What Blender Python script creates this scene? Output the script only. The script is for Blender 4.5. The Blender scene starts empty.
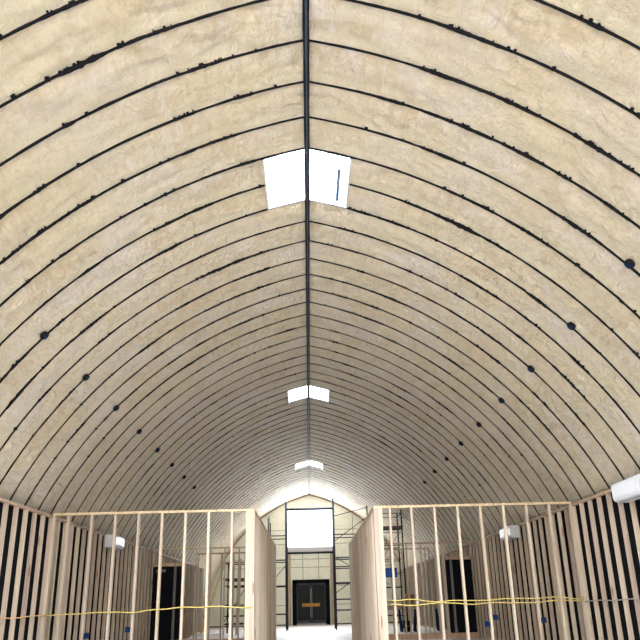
import bpy, bmesh, math, random
from mathutils import Vector, Matrix, noise

random.seed(7)
scene = bpy.context.scene
COL = scene.collection

# ------------------------------------------------------------------ camera
CX, CH = -0.063, 0.957
PITCH, YAW, ROLL, FPX = 0.3691, 0.022, -0.0254, 734.8
cam_data = bpy.data.cameras.new('camera')
cam = bpy.data.objects.new('camera', cam_data)
COL.objects.link(cam)
cam_data.sensor_width = 36.0
cam_data.lens = 36.0 * FPX / 640.0
cam_data.clip_end = 200
r0 = Vector((math.cos(YAW), -math.sin(YAW), 0))
f0 = Vector((math.sin(YAW), math.cos(YAW), 0))
fw = f0 * math.cos(PITCH) + Vector((0, 0, math.sin(PITCH)))
u0 = -f0 * math.sin(PITCH) + Vector((0, 0, math.cos(PITCH)))
cr = r0 * math.cos(ROLL) + u0 * math.sin(ROLL)
cu = u0 * math.cos(ROLL) - r0 * math.sin(ROLL)
m = Matrix((cr, cu, -fw)).transposed().to_4x4()
m.translation = Vector((CX, 0, CH))
cam.matrix_world = m
scene.camera = cam

# ------------------------------------------------------------------ world, daylight, exposure
world = bpy.data.worlds.new('overcast_sky')
scene.world = world
world.use_nodes = True
bg = world.node_tree.nodes['Background']
bg.inputs['Color'].default_value = (0.88, 0.94, 1.0, 1)
bg.inputs['Strength'].default_value = 3.0
scene.view_settings.view_transform = 'Standard'
scene.view_settings.look = 'None'
scene.view_settings.gamma = 1
scene.view_settings.use_curve_mapping = False
scene.view_settings.exposure = 0.92

def area(name, loc, rot, sx, sy, power, color=(1, 1, 1)):
    d = bpy.data.lights.new(name, 'AREA')
    d.shape = 'RECTANGLE'; d.size = sx; d.size_y = sy
    d.energy = power; d.color = color
    o = bpy.data.objects.new(name, d)
    o.location = loc; o.rotation_euler = rot
    COL.objects.link(o)
    return o

RIB0, BAY = 6.085, 0.6458
def rib_y(k): return RIB0 + k * BAY
SKY = (-14, 3, 20, 37)  # the first is an added, unseen skylight behind the camera
Y_NEAR, Y_FAR = -8.0, 39.85
for k, pw in zip(SKY, (4300, 2250, 240, 760)):  # the first lamp serves the added skylight and fills the near end
    area('skylight_daylight', (0, rib_y(k + 1), 7.1), (0, 0, 0), 1.25, 1.1, pw, (0.86, 0.93, 1.0))
area('window_daylight', (0, Y_FAR + 0.5, 4.7), (math.radians(-90), 0, 0), 2.3, 2.0, 430, (0.95, 0.98, 1.0))
area('open_end_daylight', (0, Y_NEAR - 0.4, 2.3), (math.radians(90), 0, 0), 7.6, 4.4, 1100, (1.0, 0.98, 0.95))

# ------------------------------------------------------------------ dimensions
XL, XR, ZP = -4.51, 4.59, 2.51
D1, D2 = 13.23, 21.94
CL, CR = -1.0, 1.08
RXC, RZC, RR = -1.53, -0.3285, 6.952     # right arc of the pointed vault (left is its mirror)
SW, SD = 0.038, 0.089                    # two by four
A0 = math.asin((0 - RXC) / RR)
A1 = math.asin(min(1, (0 - RZC) / RR))
A1 = math.acos((0 - RZC) / RR)           # angle where the arc meets the floor
ARC = RR * (A1 - A0)
def arch(s, off=0.0):
    """point at arc length s from the ridge, s<0 on the left; off moves it inwards"""
    a = A0 + abs(s) / RR
    x = RXC + (RR - off) * math.sin(a); z = RZC + (RR - off) * math.cos(a)
    return (x if s >= 0 else -x), z

# ------------------------------------------------------------------ helpers
def link(o, parent=None):
    COL.objects.link(o)
    if parent is not None: o.parent = parent
    return o

def thing(name, label, cat, loc=(0, 0, 0), group=None, kind=None):
    o = bpy.data.objects.new(name, None)
    o.empty_display_size = 0.2
    o.location = loc
    COL.objects.link(o)
    return tag(o, label, cat, group, kind)

def tag(o, label=None, cat=None, group=None, kind=None):
    if label: o['label'] = label
    if cat: o['category'] = cat
    if group: o['group'] = group
    if kind: o['kind'] = kind
    return o

class MB:
    def __init__(self): self.v = []; self.f = []; self.fm = []
    def add(self, vs, fs, mi=0):
        n = len(self.v); self.v += [tuple(v) for v in vs]
        self.f += [tuple(i + n for i in f) for f in fs]; self.fm += [mi] * len(fs)
        return self
    def box(self, x0, y0, z0, x1, y1, z1, mi=0):
        vs = [(x0,y0,z0),(x1,y0,z0),(x1,y1,z0),(x0,y1,z0),(x0,y0,z1),(x1,y0,z1),(x1,y1,z1),(x0,y1,z1)]
        return self.add(vs, [(3,2,1,0),(4,5,6,7),(0,1,5,4),(1,2,6,5),(2,3,7,6),(3,0,4,7)], mi)
    def tube(self, pts, r, n=8, mi=0, caps=True):
        pts = [Vector(p) for p in pts]
        rings = []
        for i, p in enumerate(pts):
            d = (pts[min(i+1, len(pts)-1)] - pts[max(i-1, 0)]).normalized()
            up = Vector((0, 0, 1)) if abs(d.z) < 0.9 else Vector((1, 0, 0))
            a = d.cross(up).normalized(); b = d.cross(a)
            rings.append([p + (a * math.cos(t) + b * math.sin(t)) * r for t in (2*math.pi*k/n for k in range(n))])
        vs = [v for ring in rings for v in ring]
        fs = []
        for i in range(len(pts) - 1):
            for k in range(n):
                fs.append((i*n+k, i*n+(k+1) % n, (i+1)*n+(k+1) % n, (i+1)*n+k))
        if caps:
            fs.append(tuple(range(n-1, -1, -1))); fs.append(tuple((len(pts)-1)*n+k for k in range(n)))
        return self.add(vs, fs, mi)
    def bar(self, p, q, w, t):
        """rectangular bar from p to q"""
        p, q = Vector(p), Vector(q); d = (q - p).normalized()
        up = Vector((0, 0, 1)) if abs(d.z) < 0.9 else Vector((0, 1, 0))
        a = d.cross(up).normalized(); b = a.cross(d).normalized()
        vs = [c + a*sa*w/2 + b*sb*t/2 for c in (p, q) for sa, sb in ((-1,-1),(1,-1),(1,1),(-1,1))]
        return self.add(vs, [(0,1,2,3),(7,6,5,4),(0,4,5,1),(1,5,6,2),(2,6,7,3),(3,7,4,0)])
    def lathe(self, prof, n=24, c=(0,0,0)):
        vs = []; fs = []
        for r, z in prof:
            for k in range(n):
                t = 2*math.pi*k/n; vs.append((c[0]+r*math.cos(t), c[1]+r*math.sin(t), c[2]+z))
        for i in range(len(prof)-1):
            for k in range(n):
                fs.append((i*n+k, i*n+(k+1) % n, (i+1)*n+(k+1) % n, (i+1)*n+k))
        return self.add(vs, fs)
    def mesh(self, name, mats, smooth=False):
        me = bpy.data.meshes.new(name)
        me.from_pydata(self.v, [], self.f)
        for mt in (mats if isinstance(mats, (list, tuple)) else [mats]): me.materials.append(mt)
        for p, i in zip(me.polygons, self.fm):
            p.material_index = i; p.use_smooth = smooth
        bm = bmesh.new(); bm.from_mesh(me); bmesh.ops.recalc_face_normals(bm, faces=bm.faces); bm.to_mesh(me); bm.free()
        return me
    def build(self, name, mats, parent=None, smooth=False, loc=None):
        o = bpy.data.objects.new(name, self.mesh(name, mats, smooth))
        if loc is not None: o.location = loc
        return link(o, parent)

def place(name, mesh, parent, loc):
    o = bpy.data.objects.new(name, mesh)
    o.location = loc
    return link(o, parent)

# ------------------------------------------------------------------ materials
def mat(name, color, rough=0.6, metal=0.0, spec=0.3):
    mt = bpy.data.materials.new(name); mt.use_nodes = True
    b = mt.node_tree.nodes['Principled BSDF']
    b.inputs['Base Color'].default_value = (*color, 1)
    b.inputs['Roughness'].default_value = rough
    b.inputs['Metallic'].default_value = metal
    b.inputs['Specular IOR Level'].default_value = spec
    return mt

def nodes(mt): return mt.node_tree.nodes, mt.node_tree.links, mt.node_tree.nodes['Principled BSDF']

def noise_tex(nd, lk, vec, scale, detail=4, rough=0.55, dist=0.0):
    n = nd.new('ShaderNodeTexNoise')
    n.inputs['Scale'].default_value = scale; n.inputs['Detail'].default_value = detail
    n.inputs['Roughness'].default_value = rough; n.inputs['Distortion'].default_value = dist
    lk.new(vec, n.inputs['Vector'])
    return n.outputs['Fac']

def ramp(nd, lk, fac, stops):
    r = nd.new('ShaderNodeValToRGB')
    while len(r.color_ramp.elements) < len(stops): r.color_ramp.elements.new(0.5)
    for e, (p, c) in zip(r.color_ramp.elements, stops):
        e.position = p; e.color = (*c, 1)
    lk.new(fac, r.inputs['Fac'])
    return r.outputs['Color']

def mapping(nd, lk, scale):
    tc = nd.new('ShaderNodeTexCoord'); mp = nd.new('ShaderNodeMapping')
    mp.inputs['Scale'].default_value = scale
    lk.new(tc.outputs['Object'], mp.inputs['Vector'])
    return mp.outputs['Vector']

def foam_material(name, base, yellow, strength, dist, band=0.0):
    mt = mat(name, base, 0.75, 0, 0.25)
    nd, lk, b = nodes(mt)
    v = mapping(nd, lk, (1, 1, 1))
    big = noise_tex(nd, lk, v, 0.9, 5, 0.6, 0.4)
    small = noise_tex(nd, lk, v, 10, 9, 0.78, 0.3)
    c1 = ramp(nd, lk, big, [(0.36, base), (0.62, yellow)])
    mx = nd.new('ShaderNodeMixRGB'); mx.blend_type = 'MULTIPLY'; mx.inputs['Fac'].default_value = 0.55
    lk.new(c1, mx.inputs['Color1'])
    lk.new(ramp(nd, lk, small, [(0.36, (0.80, 0.70, 0.58)), (0.56, (1, 1, 1))]), mx.inputs['Color2'])  # tan mottle in the bump's low spots, partly standing in for relief shade
    # golden crust in patches along spray-pass ripples, partly painting their relief shade
    rv = mapping(nd, lk, (1.0, 0.28, 1.0))
    rn = noise_tex(nd, lk, rv, 9, 4, 0.6, 0.5)
    pn = noise_tex(nd, lk, v, 0.75, 3, 0.5, 0.2)
    pa = ramp(nd, lk, pn, [(0.44, (0, 0, 0)), (0.58, (1, 1, 1))])
    ra = ramp(nd, lk, rn, [(0.46, (0, 0, 0)), (0.56, (1, 1, 1))])
    mm = nd.new('ShaderNodeMath'); mm.operation = 'MULTIPLY'; lk.new(pa, mm.inputs[0]); lk.new(ra, mm.inputs[1])
    mk = nd.new('ShaderNodeMath'); mk.operation = 'MULTIPLY'; mk.inputs[1].default_value = 0.75 if band else 0.0; lk.new(mm.outputs[0], mk.inputs[0])
    mg = nd.new('ShaderNodeMixRGB'); lk.new(mk.outputs[0], mg.inputs['Fac'])
    lk.new(mx.outputs['Color'], mg.inputs['Color1']); mg.inputs['Color2'].default_value = (0.73, 0.585, 0.39, 1)
    # each bay ends in a smoother, yellower pass of foam
    tc = nd.new('ShaderNodeTexCoord'); sx = nd.new('ShaderNodeSeparateXYZ'); lk.new(tc.outputs['Object'], sx.inputs[0])
    m1 = nd.new('ShaderNodeMath'); m1.operation = 'MULTIPLY_ADD'; m1.inputs[1].default_value = 1 / BAY; m1.inputs[2].default_value = 40 - RIB0 / BAY
    lk.new(sx.outputs['Y'], m1.inputs[0])
    m2 = nd.new('ShaderNodeMath'); m2.operation = 'FRACT'; lk.new(m1.outputs[0], m2.inputs[0])
    m3 = nd.new('ShaderNodeMath'); m3.operation = 'MULTIPLY_ADD'; m3.inputs[1].default_value = 0.25; lk.new(big, m3.inputs[0]); lk.new(m2.outputs[0], m3.inputs[2])
    m4 = nd.new('ShaderNodeMath'); m4.operation = 'MULTIPLY'; m4.inputs[1].default_value = band; lk.new(
        ramp(nd, lk, m3.outputs[0], [(0.78, (0, 0, 0)), (0.90, (1, 1, 1)), (1.0, (1, 1, 1))]), m4.inputs[0])
    mb_ = nd.new('ShaderNodeMixRGB'); lk.new(m4.outputs[0], mb_.inputs['Fac'])
    lk.new(mg.outputs['Color'], mb_.inputs['Color1']); mb_.inputs['Color2'].default_value = (0.87, 0.78, 0.57, 1)
    lk.new(mb_.outputs['Color'], b.inputs['Base Color'])
    # sprayed crust: knobbly lumps, ripples across each pass
    w = mapping(nd, lk, (1.5, 0.8, 1.5))
    rip = noise_tex(nd, lk, w, 6, 6, 0.66, 0.9)
    mad = nd.new('ShaderNodeMath'); mad.operation = 'ADD'
    lk.new(small, mad.inputs[0]); lk.new(rip, mad.inputs[1])
    bp = nd.new('ShaderNodeBump'); bp.inputs['Strength'].default_value = strength
    bp.inputs['Distance'].default_value = dist
    lk.new(mad.outputs[0], bp.inputs['Height'])
    lk.new(bp.outputs['Normal'], b.inputs['Normal'])
    return mt

def wood_material(name, c0, c1, c2):
    mt = mat(name, c1, 0.7, 0, 0.25)
    nd, lk, b = nodes(mt)
    v = mapping(nd, lk, (9, 9, 0.7))
    oi = nd.new('ShaderNodeObjectInfo')
    ad = nd.new('ShaderNodeVectorMath'); ad.operation = 'ADD'
    cb = nd.new('ShaderNodeCombineXYZ')
    mu = nd.new('ShaderNodeMath'); mu.operation = 'MULTIPLY'; mu.inputs[1].default_value = 40
    lk.new(oi.outputs['Random'], mu.inputs[0])
    for k in range(3): lk.new(mu.outputs[0], cb.inputs[k])
    lk.new(v, ad.inputs[0]); lk.new(cb.outputs[0], ad.inputs[1])
    g = noise_tex(nd, lk, ad.outputs[0], 2.2, 6, 0.6, 0.8)
    col = ramp(nd, lk, g, [(0.30, c0), (0.50, c1), (0.72, c2)])
    # each board a little different
    hs = nd.new('ShaderNodeHueSaturation')
    mr = nd.new('ShaderNodeMapRange'); mr.inputs['To Min'].default_value = 0.80; mr.inputs['To Max'].default_value = 1.12
    lk.new(oi.outputs['Random'], mr.inputs['Value']); lk.new(mr.outputs[0], hs.inputs['Value'])
    mh = nd.new('ShaderNodeMapRange'); mh.inputs['To Min'].default_value = 0.488; mh.inputs['To Max'].default_value = 0.512
    lk.new(oi.outputs['Random'], mh.inputs['Value']); lk.new(mh.outputs[0], hs.inputs['Hue'])
    lk.new(col, hs.inputs['Color'])
    # knots
    vo = nd.new('ShaderNodeTexVoronoi'); vo.inputs['Scale'].default_value = 1.0
    kv = mapping(nd, lk, (9, 9, 3.2))
    a2 = nd.new('ShaderNodeVectorMath'); a2.operation = 'ADD'
    lk.new(kv, a2.inputs[0]); lk.new(cb.outputs[0], a2.inputs[1]); lk.new(a2.outputs[0], vo.inputs['Vector'])
    kn = ramp(nd, lk, vo.outputs['Distance'], [(0.10, (0.45, 0.30, 0.20)), (0.16, (1, 1, 1))])
    mx = nd.new('ShaderNodeMixRGB'); mx.blend_type = 'MULTIPLY'; mx.inputs['Fac'].default_value = 0.8
    lk.new(hs.outputs['Color'], mx.inputs['Color1']); lk.new(kn, mx.inputs['Color2'])
    lk.new(mx.outputs['Color'], b.inputs['Base Color'])
    return mt

M_foam = foam_material('spray_foam', (0.86, 0.77, 0.67), (0.84, 0.725, 0.53), 1.0, 0.12, 0.5)
M_foam_end = foam_material('pale_spray_foam', (0.87, 0.90, 0.82), (0.85, 0.87, 0.77), 0.35, 0.02)
M_pine = wood_material('pine_framing', (0.345, 0.255, 0.18), (0.44, 0.35, 0.265), (0.51, 0.425, 0.33))
M_plate = wood_material('pine_plate', (0.35, 0.235, 0.135), (0.44, 0.315, 0.205), (0.51, 0.39, 0.27))
M_red = wood_material('reddish_plate', (0.36, 0.21, 0.14), (0.45, 0.28, 0.19), (0.52, 0.35, 0.25))
M_black = mat('black_cavity_backing', (0.006, 0.006, 0.007), 0.95, 0, 0.02)  # backing colour that paints the dark cavity behind the side studs
M_rib = mat('dark_steel', (0.007, 0.007, 0.009), 0.8, 0, 0.1)
M_ridge = mat('blue_grey_steel', (0.035, 0.05, 0.075), 0.6, 0.0, 0.2)
M_scaf = mat('scaffold_steel', (0.018, 0.019, 0.024), 0.7, 0, 0.1)
M_plank = wood_material('dark_plank', (0.05, 0.04, 0.035), (0.08, 0.065, 0.05), (0.12, 0.10, 0.08))
M_white = mat('white_plastic', (0.52, 0.52, 0.53), 0.4, 0, 0.4)
M_grey = mat('grey_plastic', (0.28, 0.29, 0.30), 0.5)
M_blue = mat('blue_plastic', (0.002, 0.016, 0.06), 0.7, 0, 0.1)
M_yellow = mat('yellow_cable', (0.55, 0.41, 0.11), 0.6)
M_greycable = mat('grey_cable', (0.24, 0.225, 0.20), 0.6)
M_orangecable = mat('orange_cable', (0.70, 0.36, 0.14), 0.6)
M_ladder = mat('yellow_fibreglass', (0.70, 0.52, 0.10), 0.5)
M_orange = mat('orange_board', (0.42, 0.21, 0.05), 0.6)
M_doorblk = mat('black_door_paint', (0.006, 0.006, 0.008), 0.85, 0, 0.05)
M_alu = mat('dark_aluminium', (0.05, 0.05, 0.065), 0.5, 0.2)
M_alul = mat('light_aluminium', (0.30, 0.31, 0.33), 0.5, 0.2)
M_dglass = mat('dark_glass', (0.012, 0.013, 0.016), 0.45, 0, 0.15)
M_seam = mat('dark_seam', (0.10, 0.10, 0.09), 0.7)
M_jamb = mat('grey_jamb', (0.11, 0.105, 0.10), 0.7)

M_concrete = mat('pale_concrete', (0.62, 0.61, 0.60), 0.55, 0, 0.35)
nd, lk, b = nodes(M_concrete)
v = mapping(nd, lk, (1, 1, 1))
lk.new(ramp(nd, lk, noise_tex(nd, lk, v, 1.3, 6, 0.6), [(0.3, (0.47, 0.43, 0.39)), (0.65, (0.59, 0.55, 0.505))]), b.inputs['Base Color'])

M_glaze = bpy.data.materials.new('clear_glazing'); M_glaze.use_nodes = True
nd = M_glaze.node_tree.nodes; lk = M_glaze.node_tree.links
nd.remove(nd['Principled BSDF'])
tr = nd.new('ShaderNodeBsdfTransparent'); tr.inputs['Color'].default_value = (0.95, 0.97, 1, 1)
gl = nd.new('ShaderNodeBsdfGlossy'); gl.inputs['Roughness'].default_value = 0.05
ms = nd.new('ShaderNodeMixShader'); ms.inputs[0].default_value = 0.04
lk.new(tr.outputs[0], ms.inputs[1]); lk.new(gl.outputs[0], ms.inputs[2])
lk.new(ms.outputs[0], nd['Material Output'].inputs['Surface'])

# ------------------------------------------------------------------ setting: floor
fb = MB().box(-7.5, Y_NEAR - 4, -0.15, 7.5, Y_FAR + 1.0, 0.0)
tag(fb.build('floor', M_concrete), kind='structure')

# ------------------------------------------------------------------ setting: foam vault with skylight holes
NS = 110
half = []
SK = 0.58
for i in range(8): half.append(SK * i / 8)
for i in range(NS - 8 + 1): half.append(SK + (ARC - SK) * i / (NS - 8))
ss = [-s for s in reversed(half[1:])] + half
k_min = int(math.floor((Y_NEAR - RIB0) / BAY))
k_max = int(math.ceil((Y_FAR - RIB0) / BAY))
ys = []
for k in range(k_min, k_max):
    per = 18 if -5 <= k <= 9 else (10 if k <= 18 else 6)
    for j in range(per): ys.append(RIB0 + (k + j / per) * BAY)
ys.append(RIB0 + k_max * BAY)
def lump(x, y, z, s):
    p = Vector((x, y, z))
    patch = max(0.0, min(1.0, 0.45 + 1.6 * noise.noise(p * 0.8 + Vector((5, 1, 7)))))
    rip = noise.noise(Vector((s * 8.0, y * 2.6, 3.3))) * patch
    cr = noise.noise(p * 15.0)
    return 0.55 * rip + 0.30 * cr * patch + 0.2 * noise.noise(p * 1.7) + 0.35 * noise.noise(p * 4.3 + Vector((3, 9, 1))) + 0.22 * noise.noise(p * 9.1)
vb = MB()
for y in ys:
    t = ((y - RIB0) / BAY) % 1.0
    bulge = math.sin(math.pi * t)
    for s in ss:
        x, z = arch(s)
        off = 0.012 * bulge + 0.075 * bulge ** 0.5 * (lump(x, y, z, s) if y < 34 else 0.3)
        x2, z2 = arch(s, off)
        vb.v.append((x2, y, z2))
n = len(ss)
for i in range(len(ys) - 1):
    yc = (ys[i] + ys[i + 1]) / 2
    kk = (yc - RIB0) / BAY
    hole = any(k < kk < k + 2 for k in SKY)
    for j in range(n - 1):
        if hole and abs(ss[j] + ss[j + 1]) / 2 < SK: continue
        vb.f.append((i*n+j, i*n+j+1, (i+1)*n+j+1, (i+1)*n+j)); vb.fm.append(0)
tag(vb.build('ceiling', M_foam, smooth=True), kind='structure')

# ------------------------------------------------------------------ setting: end walls
def arch_z(x):
    a = math.asin((abs(x) - RXC) / RR); return RZC + RR * math.cos(a)
WX0, WX1, WZ0, WZ1 = -1.20, 1.22, 3.68, 5.73
DX0, DX1, DZ1 = -0.942, 0.956, 2.15
def end_wall(name, y0, y1, holes, material):
    """wall under the vault with rectangular holes (x0,x1,z0,z1)"""
    xs = sorted(set([-5.35 + i * 10.7 / 60 for i in range(61)] + [h[i] for h in holes for i in (0, 1)]))
    mb = MB()
    for xa, xb in zip(xs[:-1], xs[1:]):
        xm = (xa + xb) / 2
        top = lambda x: max(0.05, arch_z(x)) if abs(x) < 5.41 else 0.05
        segs = [(0.0, None)]
        hs = sorted([h for h in holes if h[0] - 1e-6 <= xa and xb <= h[1] + 1e-6], key=lambda h: h[2])
        z = 0.0; spans = []
        for h in hs:
            if h[2] > z: spans.append((z, h[2]))
            z = h[3]
        spans.append((z, None))
        for za, zb in spans:
            ta, tb = (top(xa), top(xb)) if zb is None else (zb, zb)
            vs = [(xa,y0,za),(xb,y0,za),(xb,y0,tb),(xa,y0,ta),(xa,y1,za),(xb,y1,za),(xb,y1,tb),(xa,y1,ta)]
            mb.add(vs, [(0,1,2,3),(7,6,5,4),(0,4,5,1),(1,5,6,2),(2,6,7,3),(3,7,4,0)])
    return tag(mb.build(name, material), kind='structure')
wb = end_wall('wall_back', Y_FAR, Y_FAR + 0.15, [(WX0, WX1, WZ0, WZ1), (DX0, DX1, 0, DZ1)], M_foam_end)
end_wall('wall_front', Y_NEAR - 0.15, Y_NEAR, [(-3.9, 3.9, 0.0, 4.3)], M_foam_end)
# thin panel seams on the end wall
sb = MB()
def seam_v(x, z0, z1): sb.box(x - 0.012, Y_FAR - 0.006, z0, x + 0.012, Y_FAR, z1)
def seam_h(z, x0, x1): sb.box(x0, Y_FAR - 0.006, z - 0.010, x1, Y_FAR, z + 0.010)
for x in (-0.39, 0.42): seam_v(x, DZ1 + 0.02, WZ0 - 0.22)
for x in (-2.1, -3.3, 2.25, 3.3): seam_v(x, 0.2, arch_z(x) - 0.2)
for z in (0.95, 1.85, 2.75, 3.15):
    if z > 2.2: seam_h(z, -1.0, 1.0)
    seam_h(z, -4.2, -1.05); seam_h(z, 1.05, 4.2)
for z in (3.9, 4.6):
    seam_h(z, -3.2, -1.3); seam_h(z, 1.3, 3.2)
sb.box(-5.2, Y_FAR - 0.012, 0.0, DX0 - 0.14, Y_FAR, 0.06); sb.box(DX1 + 0.14, Y_FAR - 0.012, 0, 5.2, Y_FAR, 0.06)
sb.build('panel_seam', M_seam, wb)
# window
win = MB()
for a, b_, c, d in ((WX0, WX1, WZ0, WZ0 + 0.07), (WX0, WX1, WZ1 - 0.06, WZ1), (WX0, WX0 + 0.05, WZ0, WZ1), (WX1 - 0.05, WX1, WZ0, WZ1)):
    win.box(a, Y_FAR - 0.02, c, b_, Y_FAR + 0.1, d)
w1 = tag(win.build('window_1', M_white), kind='structure')
MB().box(WX0 + 0.05, Y_FAR + 0.05, WZ0 + 0.07, WX1 - 0.05, Y_FAR + 0.06, WZ1 - 0.06).build('window_pane', M_glaze, w1)
MB().box(WX0 - 0.05, Y_FAR - 0.09, WZ0 - 0.20, WX1 + 0.05, Y_FAR, WZ0 - 0.0).build('window_sill', M_white, w1)
# wood trims: beside the door and under the vault edge
for i, x in enumerate((-0.99 - 0.09, 1.0 + 0.09)):
    tag(MB().box(x - 0.075, Y_FAR - 0.05, 0, x + 0.075, Y_FAR, 3.47).build('trim_%d' % (i + 1), M_pine), kind='structure')
tb = MB()
prev = None
for i in range(-24, 25):
    x = i * 4.6 / 24
    z = arch_z(x) - 0.05
    if prev: tb.bar((prev[0], Y_FAR - 0.04, prev[1]), (x, Y_FAR - 0.04, z), 0.07, 0.07)
    prev = (x, z)
tag(tb.build('trim_3', M_plate), kind='structure')
# door
db = MB()
db.box(DX0, Y_FAR - 0.06, 0, DX0 + 0.21, Y_FAR + 0.12, DZ1); db.box(DX1 - 0.21, Y_FAR - 0.06, 0, DX1, Y_FAR + 0.12, DZ1)
db.box(DX0, Y_FAR - 0.06, DZ1 - 0.17, DX1, Y_FAR + 0.12, DZ1)
d1 = tag(db.build('door_1', M_doorblk), kind='structure')
xa, xb, zt = DX0 + 0.21, DX1 - 0.21, DZ1 - 0.17
xm = (xa + xb) / 2
for s, (l0, l1) in enumerate(((xa, xm), (xm, xb))):
    lf = MB()
    for a, b_, c, d in ((l0, l1, 0.08, 0.22), (l0, l1, zt - 0.09, zt), (l0, l0 + 0.055, 0.08, zt), (l1 - 0.055, l1, 0.08, zt)):
        lf.box(a, Y_FAR - 0.0, c, b_, Y_FAR + 0.05, d)
    leaf = lf.build('door_leaf', M_alu, d1)
    MB().box(l0 + 0.055, Y_FAR + 0.02, 0.22, l1 - 0.055, Y_FAR + 0.03, zt - 0.09).build('glass', M_dglass, leaf)
    hx = xm - 0.035 if s == 0 else xm + 0.035
    MB().tube([(hx, Y_FAR, 0.35), (hx, Y_FAR - 0.05, 0.37), (hx, Y_FAR - 0.05, zt - 0.3), (hx, Y_FAR, zt - 0.28)], 0.016).build('handle', M_alul, leaf)
MB().box(xa, Y_FAR - 0.04, 0.0, xb, Y_FAR + 0.1, 0.08).build('threshold', M_alul, d1)
lockb = MB().box(-0.45, Y_FAR - 0.11, 0.86, 0.44, Y_FAR - 0.066, 1.02).build('barricade_board', M_orange)
tag(lockb, 'short orange board fixed across the black double door', 'board')

# black sheets painting the unlit cavity behind the side framing
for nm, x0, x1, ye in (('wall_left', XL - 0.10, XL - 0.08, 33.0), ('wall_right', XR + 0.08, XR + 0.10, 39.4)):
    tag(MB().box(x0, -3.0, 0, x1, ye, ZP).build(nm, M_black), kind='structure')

# ------------------------------------------------------------------ ridge beam and arch ribs
rb = thing('ridge_beam', 'long dark steel strip running along the peak of the vault', 'beam', (0, 0, 6.38))
zr = arch_z(0) - 0.02
for s in (-1, 1):
    mb = MB(); pts = []
    y = 2.0
    while y < Y_FAR - 0.05:
        y2 = min(y + 0.15, Y_FAR - 0.02)
        w = 0.012 + 0.004 * noise.noise(Vector((s * 3, y * 2.2, 0)))
        xx = s * 0.021 + 0.003 * noise.noise(Vector((s, y * 0.8, 5)))
        mb.box(xx - w, y, -0.055 + 6.43 - 6.38, xx + w, y2, 0.07)
        y = y2
    mb.build('flange', M_rib, rb)
MB().box(-0.011, 2.0, 0.0, 0.011, Y_FAR - 0.02, 0.07).build('web', M_ridge, rb)

S_BOX = RR * (math.asin((3.56 - RXC) / RR) - A0)
ORD = ['first', 'second', 'third', 'fourth', 'fifth', 'sixth', 'seventh', 'eighth', 'ninth', 'tenth']
def rib_label(k):
    if k < 3: return 'dark steel arch rib, %s one nearer than the largest skylight' % ORD[3 - k - 1]
    if k in (3, 20, 37): return 'dark steel arch rib along the near edge of the %s skylight' % {3: 'largest', 20: 'middle', 37: 'farthest'}[k]
    if k in (4, 21, 38): return 'dark steel arch rib cut through by the %s skylight' % {4: 'largest', 21: 'middle', 38: 'farthest'}[k]
    if k in (5, 22, 39): return 'dark steel arch rib along the far edge of the %s skylight' % {5: 'largest', 22: 'middle', 39: 'farthest'}[k]
    if k < 13: return 'dark steel arch rib, %s one beyond the largest skylight' % ORD[k - 6]
    if k < 20: return 'dark steel arch rib, %s one nearer than the middle skylight' % ORD[20 - k - 1]
    if k < 30: return 'dark steel arch rib, %s one beyond the middle skylight' % ORD[k - 23]
    if k < 37: return 'dark steel arch rib, %s one nearer than the farthest skylight' % ORD[37 - k - 1]
    if k < 46: return 'dark steel arch rib, %s one beyond the farthest skylight' % ORD[k - 40]
    return 'dark steel arch rib, %s one from the far end wall' % ORD[52 - k]
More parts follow.
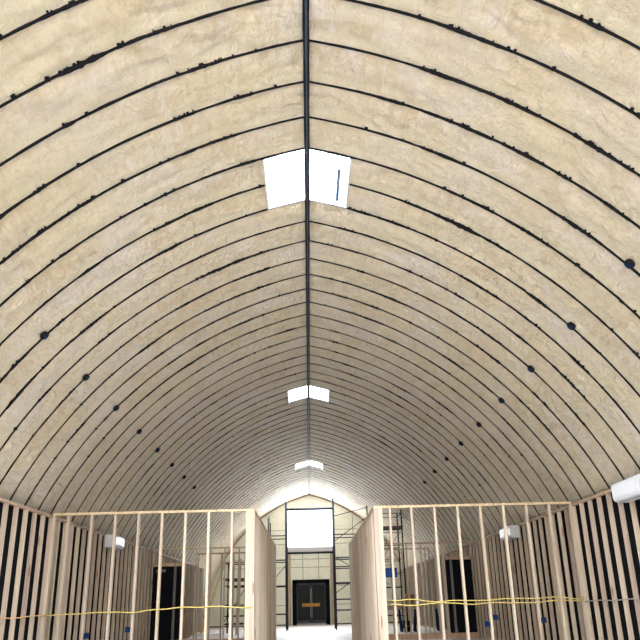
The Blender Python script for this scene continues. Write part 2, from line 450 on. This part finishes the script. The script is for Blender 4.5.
for k in range(-4, 53):
    y = rib_y(k)
    mb = MB()
    rr = random.Random(100 + k)
    for s in (-1, 1):
        smears = [(rr.uniform(0.4, 5.2), rr.uniform(0.05, 0.35), rr.uniform(0.006, 0.022)) for _ in range(6)]
        for c, ln, am in smears[:5]:
            for _ in range(5):
                a = c + rr.uniform(-ln, ln); e = rr.uniform(0.005, 0.013)
                if abs(a - S_BOX) < 0.25 or (a < SK + 0.06 and any(q <= k <= q + 2 for q in SKY)): continue
                x, z = arch(s * a, 0.014); yy = y - 0.012 - rr.uniform(0, 0.03)
                mb.box(x - e, yy - e * 1.3, z - e * 0.8, x + e, yy + e, z + e * 0.8)
        ring = []
        A_0 = SK + 0.02 if k - 1 in SKY else 0.035
        WB = 0.0115 if y < 10 else (0.0085 if y < 20 else (0.0065 if y < 28 else 0.0045))
        L = 7.15 if y < 33 else 5.6
        NN = 260 if y < 12 else (140 if y < 20 else 60)
        for i in range(NN + 1):
            a = A_0 + (L - A_0) * i / NN
            w = WB + 0.005 * noise.noise(Vector((a * 2.1, y * 7, s))) + 0.003 * noise.noise(Vector((a * 9, y * 3, s)))
            d = 0.0
            for c, ln, am in smears:
                if abs(a - c) < ln and abs(a - S_BOX) > 0.2: w += am * max(0, 0.35 + 0.9 * noise.noise(Vector((a * 26, y, s)))) * (1 - abs(a - c) / ln) ** 0.5; d += 0.004
            w = max(w * min(1, 0.55 + a * 0.5), 0.004)
            yo = y + 0.008 * noise.noise(Vector((a * 1.3, y * 5, s + 4)))
            x0, z0 = arch(s * a, -0.012); x1, z1 = arch(s * a, (0.019 if y < 14 else 0.013) + d)
            ring.append([(x0, yo - w, z0), (x1, yo - w, z1), (x1, yo + w, z1), (x0, yo + w, z0)])
        vs = [v for q in ring for v in q]; fs = []
        for i in range(NN):
            for q in range(4):
                fs.append((i*4+q, i*4+(q+1) % 4, (i+1)*4+(q+1) % 4, (i+1)*4+q))
        fs += [(0, 1, 2, 3), tuple(NN*4+q for q in (3, 2, 1, 0))]
        mb.add(vs, fs)
        # little crumbs of dark sealant stuck beside the rib
        for _ in range(9 if k < 12 else 4):
            a = rr.uniform(0.3, 5.5)
            if abs(a - S_BOX) < 0.25 or (a < SK + 0.06 and any(q <= k <= q + 2 for q in SKY)): continue
            e = rr.uniform(0.009, 0.02)
            x, z = arch(s * a, 0.02); yy = y - 0.02 - rr.uniform(0, 0.02)
            mb.box(x - e, yy - e, z - e * 0.8, x + e, yy + e, z + e * 0.8)
    o = mb.build('arch_rib', M_rib)
    tag(o, rib_label(k), 'rib', 'dark arch ribs of the vault')

# skylights
for k, nm in zip(SKY[1:], ('largest and nearest', 'middle', 'smallest and farthest')):
    y0, y1 = rib_y(k), rib_y(k + 2)
    t = thing('skylight', '%s bright skylight straddling the vault ridge' % nm, 'skylight', (0, y0, 6.4), 'skylights along the ridge')
    for s in (-1, 1):
        mb = MB()
        (xa, za), (xb, zb) = arch(s * 0.02, -0.05), arch(s * SK, -0.05)
        (xc, zc), (xd, zd) = arch(s * 0.02, -0.06), arch(s * SK, -0.06)
        vs = [(x, yy - y0, z - 6.4) for yy in (y0 + 0.03, y1 - 0.03) for x, z in ((xa, za), (xb, zb), (xd, zd), (xc, zc))]
        mb.add(vs, [(0,1,2,3),(7,6,5,4),(0,4,5,1),(1,5,6,2),(2,6,7,3),(3,7,4,0)])
        mb.build('glazing_panel', M_glaze, t)
        fr = MB()
        x0, z0 = arch(s * SK, 0.01)
        fr.bar((x0, 0.03, z0 - 6.4), (x0, y1 - y0 - 0.03, z0 - 6.4), 0.025, 0.05)
        fr.build('curb', M_white, t)
    if k == 3:
        x0, z0 = arch(0.44, 0.0)
        MB().bar((x0, 0.35, z0 - 6.4), (x0, y1 - y0 - 0.12, z0 - 6.4), 0.045, 0.02).build('strap', M_ridge, t)

k = SKY[0]  # unseen skylight, added on the ridge spacing to help light the near end
mb = MB()
for s in (-1, 1):
    q = [arch(s * 0.02, -0.05), arch(s * SK, -0.05), arch(s * SK, -0.06), arch(s * 0.02, -0.06)]
    vs = [(x, yy, z) for yy in (rib_y(k) + 0.01, rib_y(k + 2) - 0.01) for x, z in q]
    mb.add(vs, [(0,1,2,3),(7,6,5,4),(0,4,5,1),(1,5,6,2),(2,6,7,3),(3,7,4,0)])
tag(mb.build('added_skylight', M_glaze), kind='structure')

# junction boxes on every third rib
jb = MB().lathe([(0, 0), (0.052, 0), (0.058, 0.012), (0.058, 0.045), (0.05, 0.055), (0, 0.055)], 16)
jm = jb.mesh('junction_box', M_rib, True)
jl = MB().lathe([(0, 0), (0.035, 0), (0.03, 0.012), (0, 0.014)], 12).mesh('cover_plate', M_blue)
s_box = S_BOX
for side in (-1, 1):
    for q, k in enumerate((2, 5, 8, 11, 14, 17, 20, 23, 26)):
        if side < 0 and k == 2: continue
        n_ = q if side > 0 else q - 1
        x, z = arch(side * s_box, 0.024)
        a = A0 + s_box / RR
        inward = Vector((-side * math.sin(a), 0, -math.cos(a)))
        t = thing('junction_box', 'small round dark junction box, %s from the camera along the %s slope of the vault' % (ORD[n_], 'right' if side > 0 else 'left'),
                  'junction box', (x, rib_y(k) - 0.098, z), 'junction boxes in a row on the vault')
        t.rotation_euler = inward.to_track_quat('Z', 'Y').to_euler()
        place('box_body', jm, t, (0, 0, 0))
        place('cover_plate', jl, t, (0, 0, 0.055))

# ------------------------------------------------------------------ stud framing
H_ST = ZP - 0.038 * 2 - 0.04
STUD_X = MB().box(-SW/2, -SD/2, 0, SW/2, SD/2, 1.0).mesh('stud', M_pine)    # wall runs along X
STUD_S = MB().box(-0.034, -SW/2, 0, 0.034, SW/2, 1.0).mesh('stud', M_pine)    # shallower side wall stud
STUD_Y = MB().box(-SD/2, -SW/2, 0, SD/2, SW/2, 1.0).mesh('stud', M_pine)    # wall runs along Y

def stud(parent, axis, u, c, z0, z1, nm='stud'):
    me = {'x': STUD_X, 'y': STUD_Y, 's': STUD_S}[axis]
    px, py = (u, c) if axis == 'x' else (c, u)
    o = place(nm, me, parent, (px - parent.location.x, py - parent.location.y, z0))
    o.scale = (1, 1, z1 - z0)
    return o

def plate(parent, axis, u0, u1, c, z0, z1, nm, m_, SD=SD):
    L = parent.location
    mb = MB()
    if axis == 'x': mb.box(u0 - L.x, c - SD/2 - L.y, z0, u1 - L.x, c + SD/2 - L.y, z1)
    else:
        if axis == 's': SD = 0.068
        mb.box(c - SD/2 - L.x, u0 - L.y, z0, c + SD/2 - L.x, u1 - L.y, z1)
    return mb.build(nm, m_, parent)

def side_frame(label, y1, x):
    return frame_wall('side_wall_frame', label, 's', 7.6, y1, x, side_us(7.62, y1 - 0.05), zt=ZP)

def frame_wall(name, label, axis, u0, u1, c, us, zt=2.55, top_m=M_plate, base=0.038, base_m=M_plate, base_gap=None, top_t=0.04):
    loc = ((u0 + u1) / 2, c, 0) if axis == 'x' else (c, (u0 + u1) / 2, 0)
    t = thing(name, label, 'wall frame', loc)
    plate(t, axis, u0, u1, c, zt - top_t, zt, 'top_plate', top_m)
    if base_gap:
        plate(t, axis, u0, base_gap[0], c, 0, base, 'bottom_plate', base_m); plate(t, axis, base_gap[1], u1, c, 0, base, 'bottom_plate', base_m)
    else:
        plate(t, axis, u0, u1, c, 0, base, 'bottom_plate', base_m)
    for u in us: stud(t, axis, u, c, base, zt - top_t)
    return t

SP = 0.4064
# positions of the front partition studs, measured on the photograph's spacing
left_us = [-4.24 + SP * i for i in range(8)]
right_us = [1.37] + [1.75 + SP * i for i in range(7)]
yF = D1 + SD / 2
frame_wall('partition_frame', 'open stud partition facing the camera, left of the corridor mouth', 'x', XL + 0.002, CL, yF,
           [XL + 0.021] + left_us + [CL - 0.134, CL - 0.096, CL - 0.058, CL - 0.02])
frame_wall('partition_frame', 'open stud partition facing the camera, right of the corridor mouth', 'x', CR, XR - 0.002, yF,
           [CR + 0.02, CR + 0.058, CR + 0.096, CR + 0.134] + right_us + [XR - 0.021])
# corridor walls
ya, ybk = D1 + SD + 0.002, D2 - 0.002
n_c = int((ybk - ya) / SP)
ysc = [ya + 0.02 + SP * i for i in range(n_c + 1)] + [ybk - 0.02]
frame_wall('corridor_frame', 'stud wall seen edge on along the left side of the corridor', 'y', ya, ybk, CL - SD / 2, ysc)
frame_wall('corridor_frame', 'stud wall seen edge on along the right side of the corridor', 'y', ya, ybk, CR + SD / 2, ysc)
# side walls
def side_us(y0, y1):
    u = []
    k = -int((D1 - y0) / SP)
    while D1 + 0.02 + k * SP < y1:
        u.append(D1 + 0.02 + k * SP); k += 1
    u += [D1 + 0.063, D1 + 0.106]
    return sorted(u)
side_frame('long row of close studs along the left side of the hall', 33.0, XL - 0.034)
side_frame('long row of close studs along the right side of the hall', 39.4, XR + 0.034)
# rear partitions with a black door beside each side wall
yR = D2 + SD / 2
DLX = (-4.46, -3.66); DRX = (3.80, 4.54)
def rear(label, x0, x1, dx, seed):
    us = []
    u = x0 + 0.02
    while u < x1 - 0.03:
        if not (dx[0] - 0.03 < u < dx[1] + 0.03): us.append(u)
        u += SP
    us += [dx[0] - 0.02, dx[1] + 0.02, dx[1] + 0.06 if dx[0] < 0 else dx[0] - 0.06, x1 - 0.02]
    t = frame_wall('partition_frame', label, 'x', x0, x1, yR, us, base=0.14, base_m=M_red)
    plate(t, 'x', dx[0] - 0.04, dx[1] + 0.04, yR - 0.0, 2.06, 2.14, 'door_header', M_plate)
    return t
rear('stud partition at the back of the left room, behind the black door', XL + 0.002, CL - 0.0, DLX, 1)
rear('stud partition at the back of the right room, behind the black door', CR + 0.0, XR - 0.002, DRX, 2)
# second, farther frames
for x0, x1, lab in ((-3.55, -1.1, 'farther stud frame behind the back partition on the left'), (1.75, 3.75, 'farther stud frame behind the back partition on the right')):
    us = []
    u = x0 + 0.02
    while u < x1: us.append(u); u += SP * 0.9
    frame_wall('partition_frame', lab, 'x', x0, x1, 24.3, us + [x1 - 0.02], base=0.04, base_m=M_red)
for i, dx in enumerate((DLX, DRX)):
    y1 = yR - SD / 2 - 0.004
    o = tag(MB().box(dx[0] + 0.003, y1 - 0.045, 0.14, dx[1] - 0.003, y1, 2.05).build('door_%d' % (i + 2), M_doorblk), kind='structure')
    jx = dx[1] - 0.17 if dx[0] < 0 else dx[0] + 0.15
    MB().box(jx - 0.035, y1 - 0.075, 0.14, jx + 0.035, y1 - 0.046, 2.05).build('jamb', M_jamb, o)
    if dx[0] < 0:
        MB().box(dx[0] + 0.10, y1 - 0.05, 1.90, dx[0] + 0.36, y1 - 0.0455, 1.98).build('small_plate', M_jamb, o)

# ------------------------------------------------------------------ wall mounted air units
def mini_split(side, y0, label):
    xw = XR if side > 0 else XL
    t = thing('air_conditioner', label, 'air conditioner', (xw, y0, 2.23), 'white air units on the side walls')
    L, hh = 0.92, 0.26
    prof = [(0.0, 0.0), (0.14, 0.0), (0.19, 0.02), (0.21, 0.06), (0.21, 0.23), (0.195, hh), (0.0, hh)]
    mb = MB()
    vs = [(-side * (p + 0.001), yy, z) for yy in (0, L) for p, z in prof]
    k = len(prof)
    fs = [tuple(range(k)), tuple(range(2*k-1, k-1, -1))] + [(i, (i+1) % k, k+(i+1) % k, k+i) for i in range(k)]
    mb.add(vs, fs); mb.build('body', M_white, t)
    MB().box(*sorted_box(-side*0.185, 0.05, 0.012, -side*0.12, L-0.05, -0.004)).build('louver', M_grey, t)
    MB().box(*sorted_box(-side*0.2105, 0.06, 0.08, -side*0.215, L-0.06, 0.22)).build('front_panel', M_white, t)
def sorted_box(x0, y0, z0, x1, y1, z1):
    return min(x0,x1), min(y0,y1), min(z0,z1), max(x0,x1), max(y0,y1), max(z0,z1)
mini_split(1, 9.95, 'large white air unit high on the right wall, nearest the camera')
mini_split(1, 16.75, 'small white air unit on the right wall, seen through the partition studs')
mini_split(-1, 16.75, 'small white air unit on the left wall, seen through the partition studs')

# ------------------------------------------------------------------ cables
def cable(label, pts, m_, r=0.008, sag=0.02, seed=0):
    rr = random.Random(seed); out = []
    for (a, b_) in zip(pts[:-1], pts[1:]):
        a, b_ = Vector(a), Vector(b_); n_ = max(2, int((b_ - a).length / 0.1))
        for i in range(n_):
            p = a.lerp(b_, i / n_); p.z += sag * noise.noise(Vector((p.x * 2.1 + seed * 7, p.y * 1.3, seed)))
            out.append(p)
    out.append(Vector(pts[-1]))
    tag(MB().tube(out, r, 6).build('cable', m_, smooth=True), label, 'cable')
yc = D1 - 0.012
cable('yellow cable strung across the left partition studs', [(XL + 0.02, yc, 0.89), (-3.0, yc, 0.91), (-2.35, yc, 0.94), (CL - 0.05, yc, 0.95)], M_yellow, 0.009, 0.05, 1)
cable('upper yellow cable strung across the right partition studs', [(CR + 0.2, yc, 0.985), (2.6, yc, 0.95), (3.4, yc, 0.97), (XR - 0.02, yc, 0.965)], M_yellow, 0.008, 0.05, 2)
cable('lower yellow cable strung across the right partition studs', [(CR + 0.2, yc, 0.925), (2.4, yc, 0.925), (3.3, yc, 0.90), (XR - 0.02, yc, 0.92)], M_yellow, 0.008, 0.04, 3)
cable('thin orange cable along the near left wall studs', [(XL + 0.012, 8.0, 0.88), (XL + 0.012, D1 - 0.03, 0.885)], M_orangecable, 0.008, 0.02, 4)
cable('thin grey cable along the near right wall studs', [(XR - 0.012, 8.0, 0.87), (XR - 0.012, D1 - 0.03, 0.885)], M_greycable, 0.009, 0.06, 5)

# ------------------------------------------------------------------ outlet boxes
def outlet(x, y, z, label, w=0.075, h=0.085, d=0.07, grp='blue boxes on the studs'):
    t = thing('outlet_box', label, 'electrical box', (x, y, z), grp)
    mb = MB()
    mb.box(-w/2, 0.01, 0, w/2, d, h)
    mb.build('box_body', M_blue, t)
    rim = MB()
    for a, b_, c, e in ((-w/2, w/2, 0, 0.012), (-w/2, w/2, h-0.012, h), (-w/2, -w/2+0.012, 0.012, h-0.012), (w/2-0.012, w/2, 0.012, h-0.012)):
        rim.box(a, -0.005, c, b_, 0.01, e)
    rim.build('rim', M_blue, t)
def near_stud(us, x): return min(us, key=lambda u: abs(u - x))
u = near_stud(left_us, -3.82); outlet(u + 0.07, D1 + 0.0, 0.52, 'small blue electrical box low on the second open stud from the left wall')
u = near_stud(left_us, -3.0); outlet(u - 0.07, D1 + 0.0, 0.60, 'small blue electrical box low on the left partition, nearer the black door')
u = near_stud(right_us, 2.98); outlet(u - 0.07, D1 + 0.0, 0.54, 'lower of two small blue boxes on one stud right of the black door, right partition')
outlet(u + 0.08, D1 + 0.0, 0.64, 'upper of two small blue boxes on one stud right of the black door, right partition')
u = near_stud(right_us, 3.75); outlet(u + 0.07, D1 + 0.0, 0.58, 'small blue electrical box low on the right partition, nearer the right wall')
outlet(CR + 0.255, D1 + 0.02, 1.36, 'wide bright blue electrical box on the corner stud right of the corridor', 0.20, 0.15, 0.07)

# ------------------------------------------------------------------ scaffolds
def scaffold(label, x0, x1, y0, y1, h, rungs, planks=(), braces=(), r=0.03, heights=None, grp='scaffold towers'):
    t = thing('scaffold_tower', label, 'scaffold', ((x0+x1)/2, (y0+y1)/2, 0), grp)
    L = t.location
    P = lambda x, y, z: (x - L.x, y - L.y, z)
    hs = heights or [h]*4
    for (x, y), hh in zip(((x0, y0), (x1, y0), (x0, y1), (x1, y1)), hs):
        mb = MB().tube([P(x, y, 0.12), P(x, y, hh)], r if hh > 4.9 else min(r, 0.026))
        po = mb.build('post', M_scaf, t, True)
        MB().tube([P(x - 0.025, y, 0.075), P(x + 0.025, y, 0.075)], 0.075, 14).build('caster', M_rib, po)
    for z in rungs:
        for y in (y0, y1):
            MB().tube([P(x0, y, z), P(x1, y, z)], r * 0.5).build('rung', M_scaf, t)
    for z in (rungs[0], rungs[-1]):
        for x in (x0, x1):
            MB().tube([P(x, y0, z), P(x, y1, z)], r * 0.6).build('side_rail', M_scaf, t)
    for (xa, ya_, za, xb, yb_, zb) in braces:
        MB().tube([P(xa, ya_, za), P(xb, yb_, zb)], r * 0.33).build('cross_brace', M_scaf, t)
    for z in planks:
        for i in range(3):
            w = (y1 - y0 - 0.05) / 3
            MB().box(x0 - 0.05 - L.x, y0 + 0.03 + i*w - L.y, z, x1 + 0.05 - L.x, y0 + 0.01 + (i+1)*w - L.y, z + 0.045).build('plank', M_plank, t)
    return t
SY = 31.35
scaffold('tall scaffold tower just right of the end window and black double door', 0.97, 2.38, SY, SY + 1.6, 5.0,
         [0.72, 1.13, 1.75, 2.36, 2.72, 3.62], (), [(0.97, SY, 2.75, 2.38, SY, 1.9), (0.97, SY, 1.35, 2.38, SY, 2.3), (0.97, SY, 3.35, 2.38, SY, 4.3), (0.97, SY, 4.35, 2.38, SY, 4.68)], 0.042,
         [5.08, 4.75, 3.3, 4.4])
scaffold('tall scaffold tower just left of the end window and black double door', -1.72, -0.99, SY, SY + 1.6, 4.95,
         [0.62, 1.68, 2.66, 3.62], (), [(-1.72, SY, 1.7, -0.99, SY + 1.6, 2.6)], 0.042, [4.35, 4.98, 4.3, 4.3])
scaffold('low scaffold behind the left room studs, with a yellow ladder leaning on it', -3.25, -2.45, 29.2, 30.6, 2.6,
         [0.35, 0.62, 1.0, 1.67, 1.88, 2.5], (1.9,), [(-3.25, 29.2, 0.4, -2.45, 29.2, 1.6)], 0.04)
scaffold('scaffold with dark planks on top, behind the right room studs', 2.78, 3.55, 29.4, 30.8, 4.35,
         [0.5, 1.0, 1.5, 2.0, 2.5, 3.0, 3.6, 4.2], (3.68,), [(2.78, 29.4, 2.6, 3.55, 29.4, 3.6), (2.78, 29.4, 3.4, 3.55, 29.4, 2.6)], 0.026)
# bridging rails between the two towers
for z, lab in ((4.66, 'upper'), (2.93, 'lower')):
    tag(MB().tube([(-0.95, SY + 0.0, z), (0.93, SY + 0.0, z)], 0.045).build('bridging_rail', M_scaf, smooth=True),
        '%s horizontal steel rail bridging the two towers at the end window' % lab, 'rail')

# ------------------------------------------------------------------ ladder
def ladder(label, foot, head, w):
    t = thing('ladder', label, 'ladder', foot)
    F, Hd = Vector((0, 0, 0)), Vector(head) - Vector(foot)
    side = Vector((0, 1, 0)) * w / 2
    for s in (-1, 1): MB().bar(F + side*s, Hd + side*s, 0.03, 0.07).build('rail', M_ladder, t)
    n_ = int(Hd.length / 0.3)
    for i in range(1, n_):
        p = Hd * (i / n_)
        MB().tube([p - side, p + side], 0.016, 6).build('rung', M_alul, t)
ladder('yellow ladder leaning against the low scaffold behind the left room', (-4.15, 29.9, 0.035), (-3.31, 29.9, 2.62), 0.42)

# ------------------------------------------------------------------ clutter in the far rooms
def sawhorse(label, x, y):
    t = thing('sawhorse', label, 'sawhorse', (x, y, 0), 'sawhorses in the right room')
    MB().box(-0.45, -0.045, 0.72, 0.45, 0.045, 0.81).build('top_beam', M_pine, t)
    for sx in (-1, 1):
        for sy in (-1, 1):
            MB().bar((sx*0.36, sy*0.04, 0.72), (sx*0.42, sy*0.24, 0.0), 0.07, 0.04).build('leg', M_blue, t)
sawhorse('blue legged sawhorse far back in the right room, left one', 2.68, 27.5)
sawhorse('blue legged sawhorse far back in the right room, right one', 3.97, 27.5)
tag(MB().box(2.4, 27.35, 0.81, 4.25, 27.65, 0.85).build('work_plank', M_plate), 'plank laid across two blue legged sawhorses', 'plank')
def bucket(label, x, y, z, m_):
    t = thing('bucket', label, 'bucket', (x, y, z))
    MB().lathe([(0, 0.004), (0.115, 0.004), (0.14, 0.36), (0.15, 0.36), (0.15, 0.33), (0.145, 0.33), (0.12, 0), (0, 0)], 20).build('pail', m_, t, True)
    MB().tube([(-0.15, 0, 0.33), (-0.12, -0.08, 0.22), (0, -0.15, 0.17), (0.12, -0.08, 0.22), (0.15, 0, 0.33)], 0.005, 6).build('bail_handle', M_alul, t)
bucket('orange bucket standing on the sawhorse plank', 3.45, 27.5, 0.85, M_orange)
bucket('dark bucket on the floor under the sawhorse plank', 3.3, 27.5, 0.0, M_rib)
# boards leaning on the left wall beyond the back partition
for i, (y, w, h, lab) in enumerate(((26.2, 0.14, 1.5, 'short reddish board leaning on the left wall, nearest of three'), (26.6, 0.18, 1.9, 'tallest reddish board leaning on the left wall beyond the black door'),
                                    (27.1, 0.14, 1.2, 'shortest reddish board leaning on the left wall, farthest of three'))):
    mb = MB()
    mb.bar((0.0, 0, 0.0), (-0.30, 0, h), w, 0.025)
    o = mb.build('leaning_board', M_red, None, False, (XL + 0.33, y, 0.008))
    tag(o, lab, 'board')

for i, (x, lab) in enumerate(((-2.92, 'tall pale board leaning upright against the low scaffold, left of two'), (-2.70, 'tall pale board leaning upright against the low scaffold, right of two'))):
    mb = MB(); mb.bar((0, 0, 0), (0.03 * i, 0.36, 2.62), 0.13, 0.035)
    tag(mb.build('leaning_board', M_pine, None, False, (x, 28.76, 0.01)), lab, 'board')
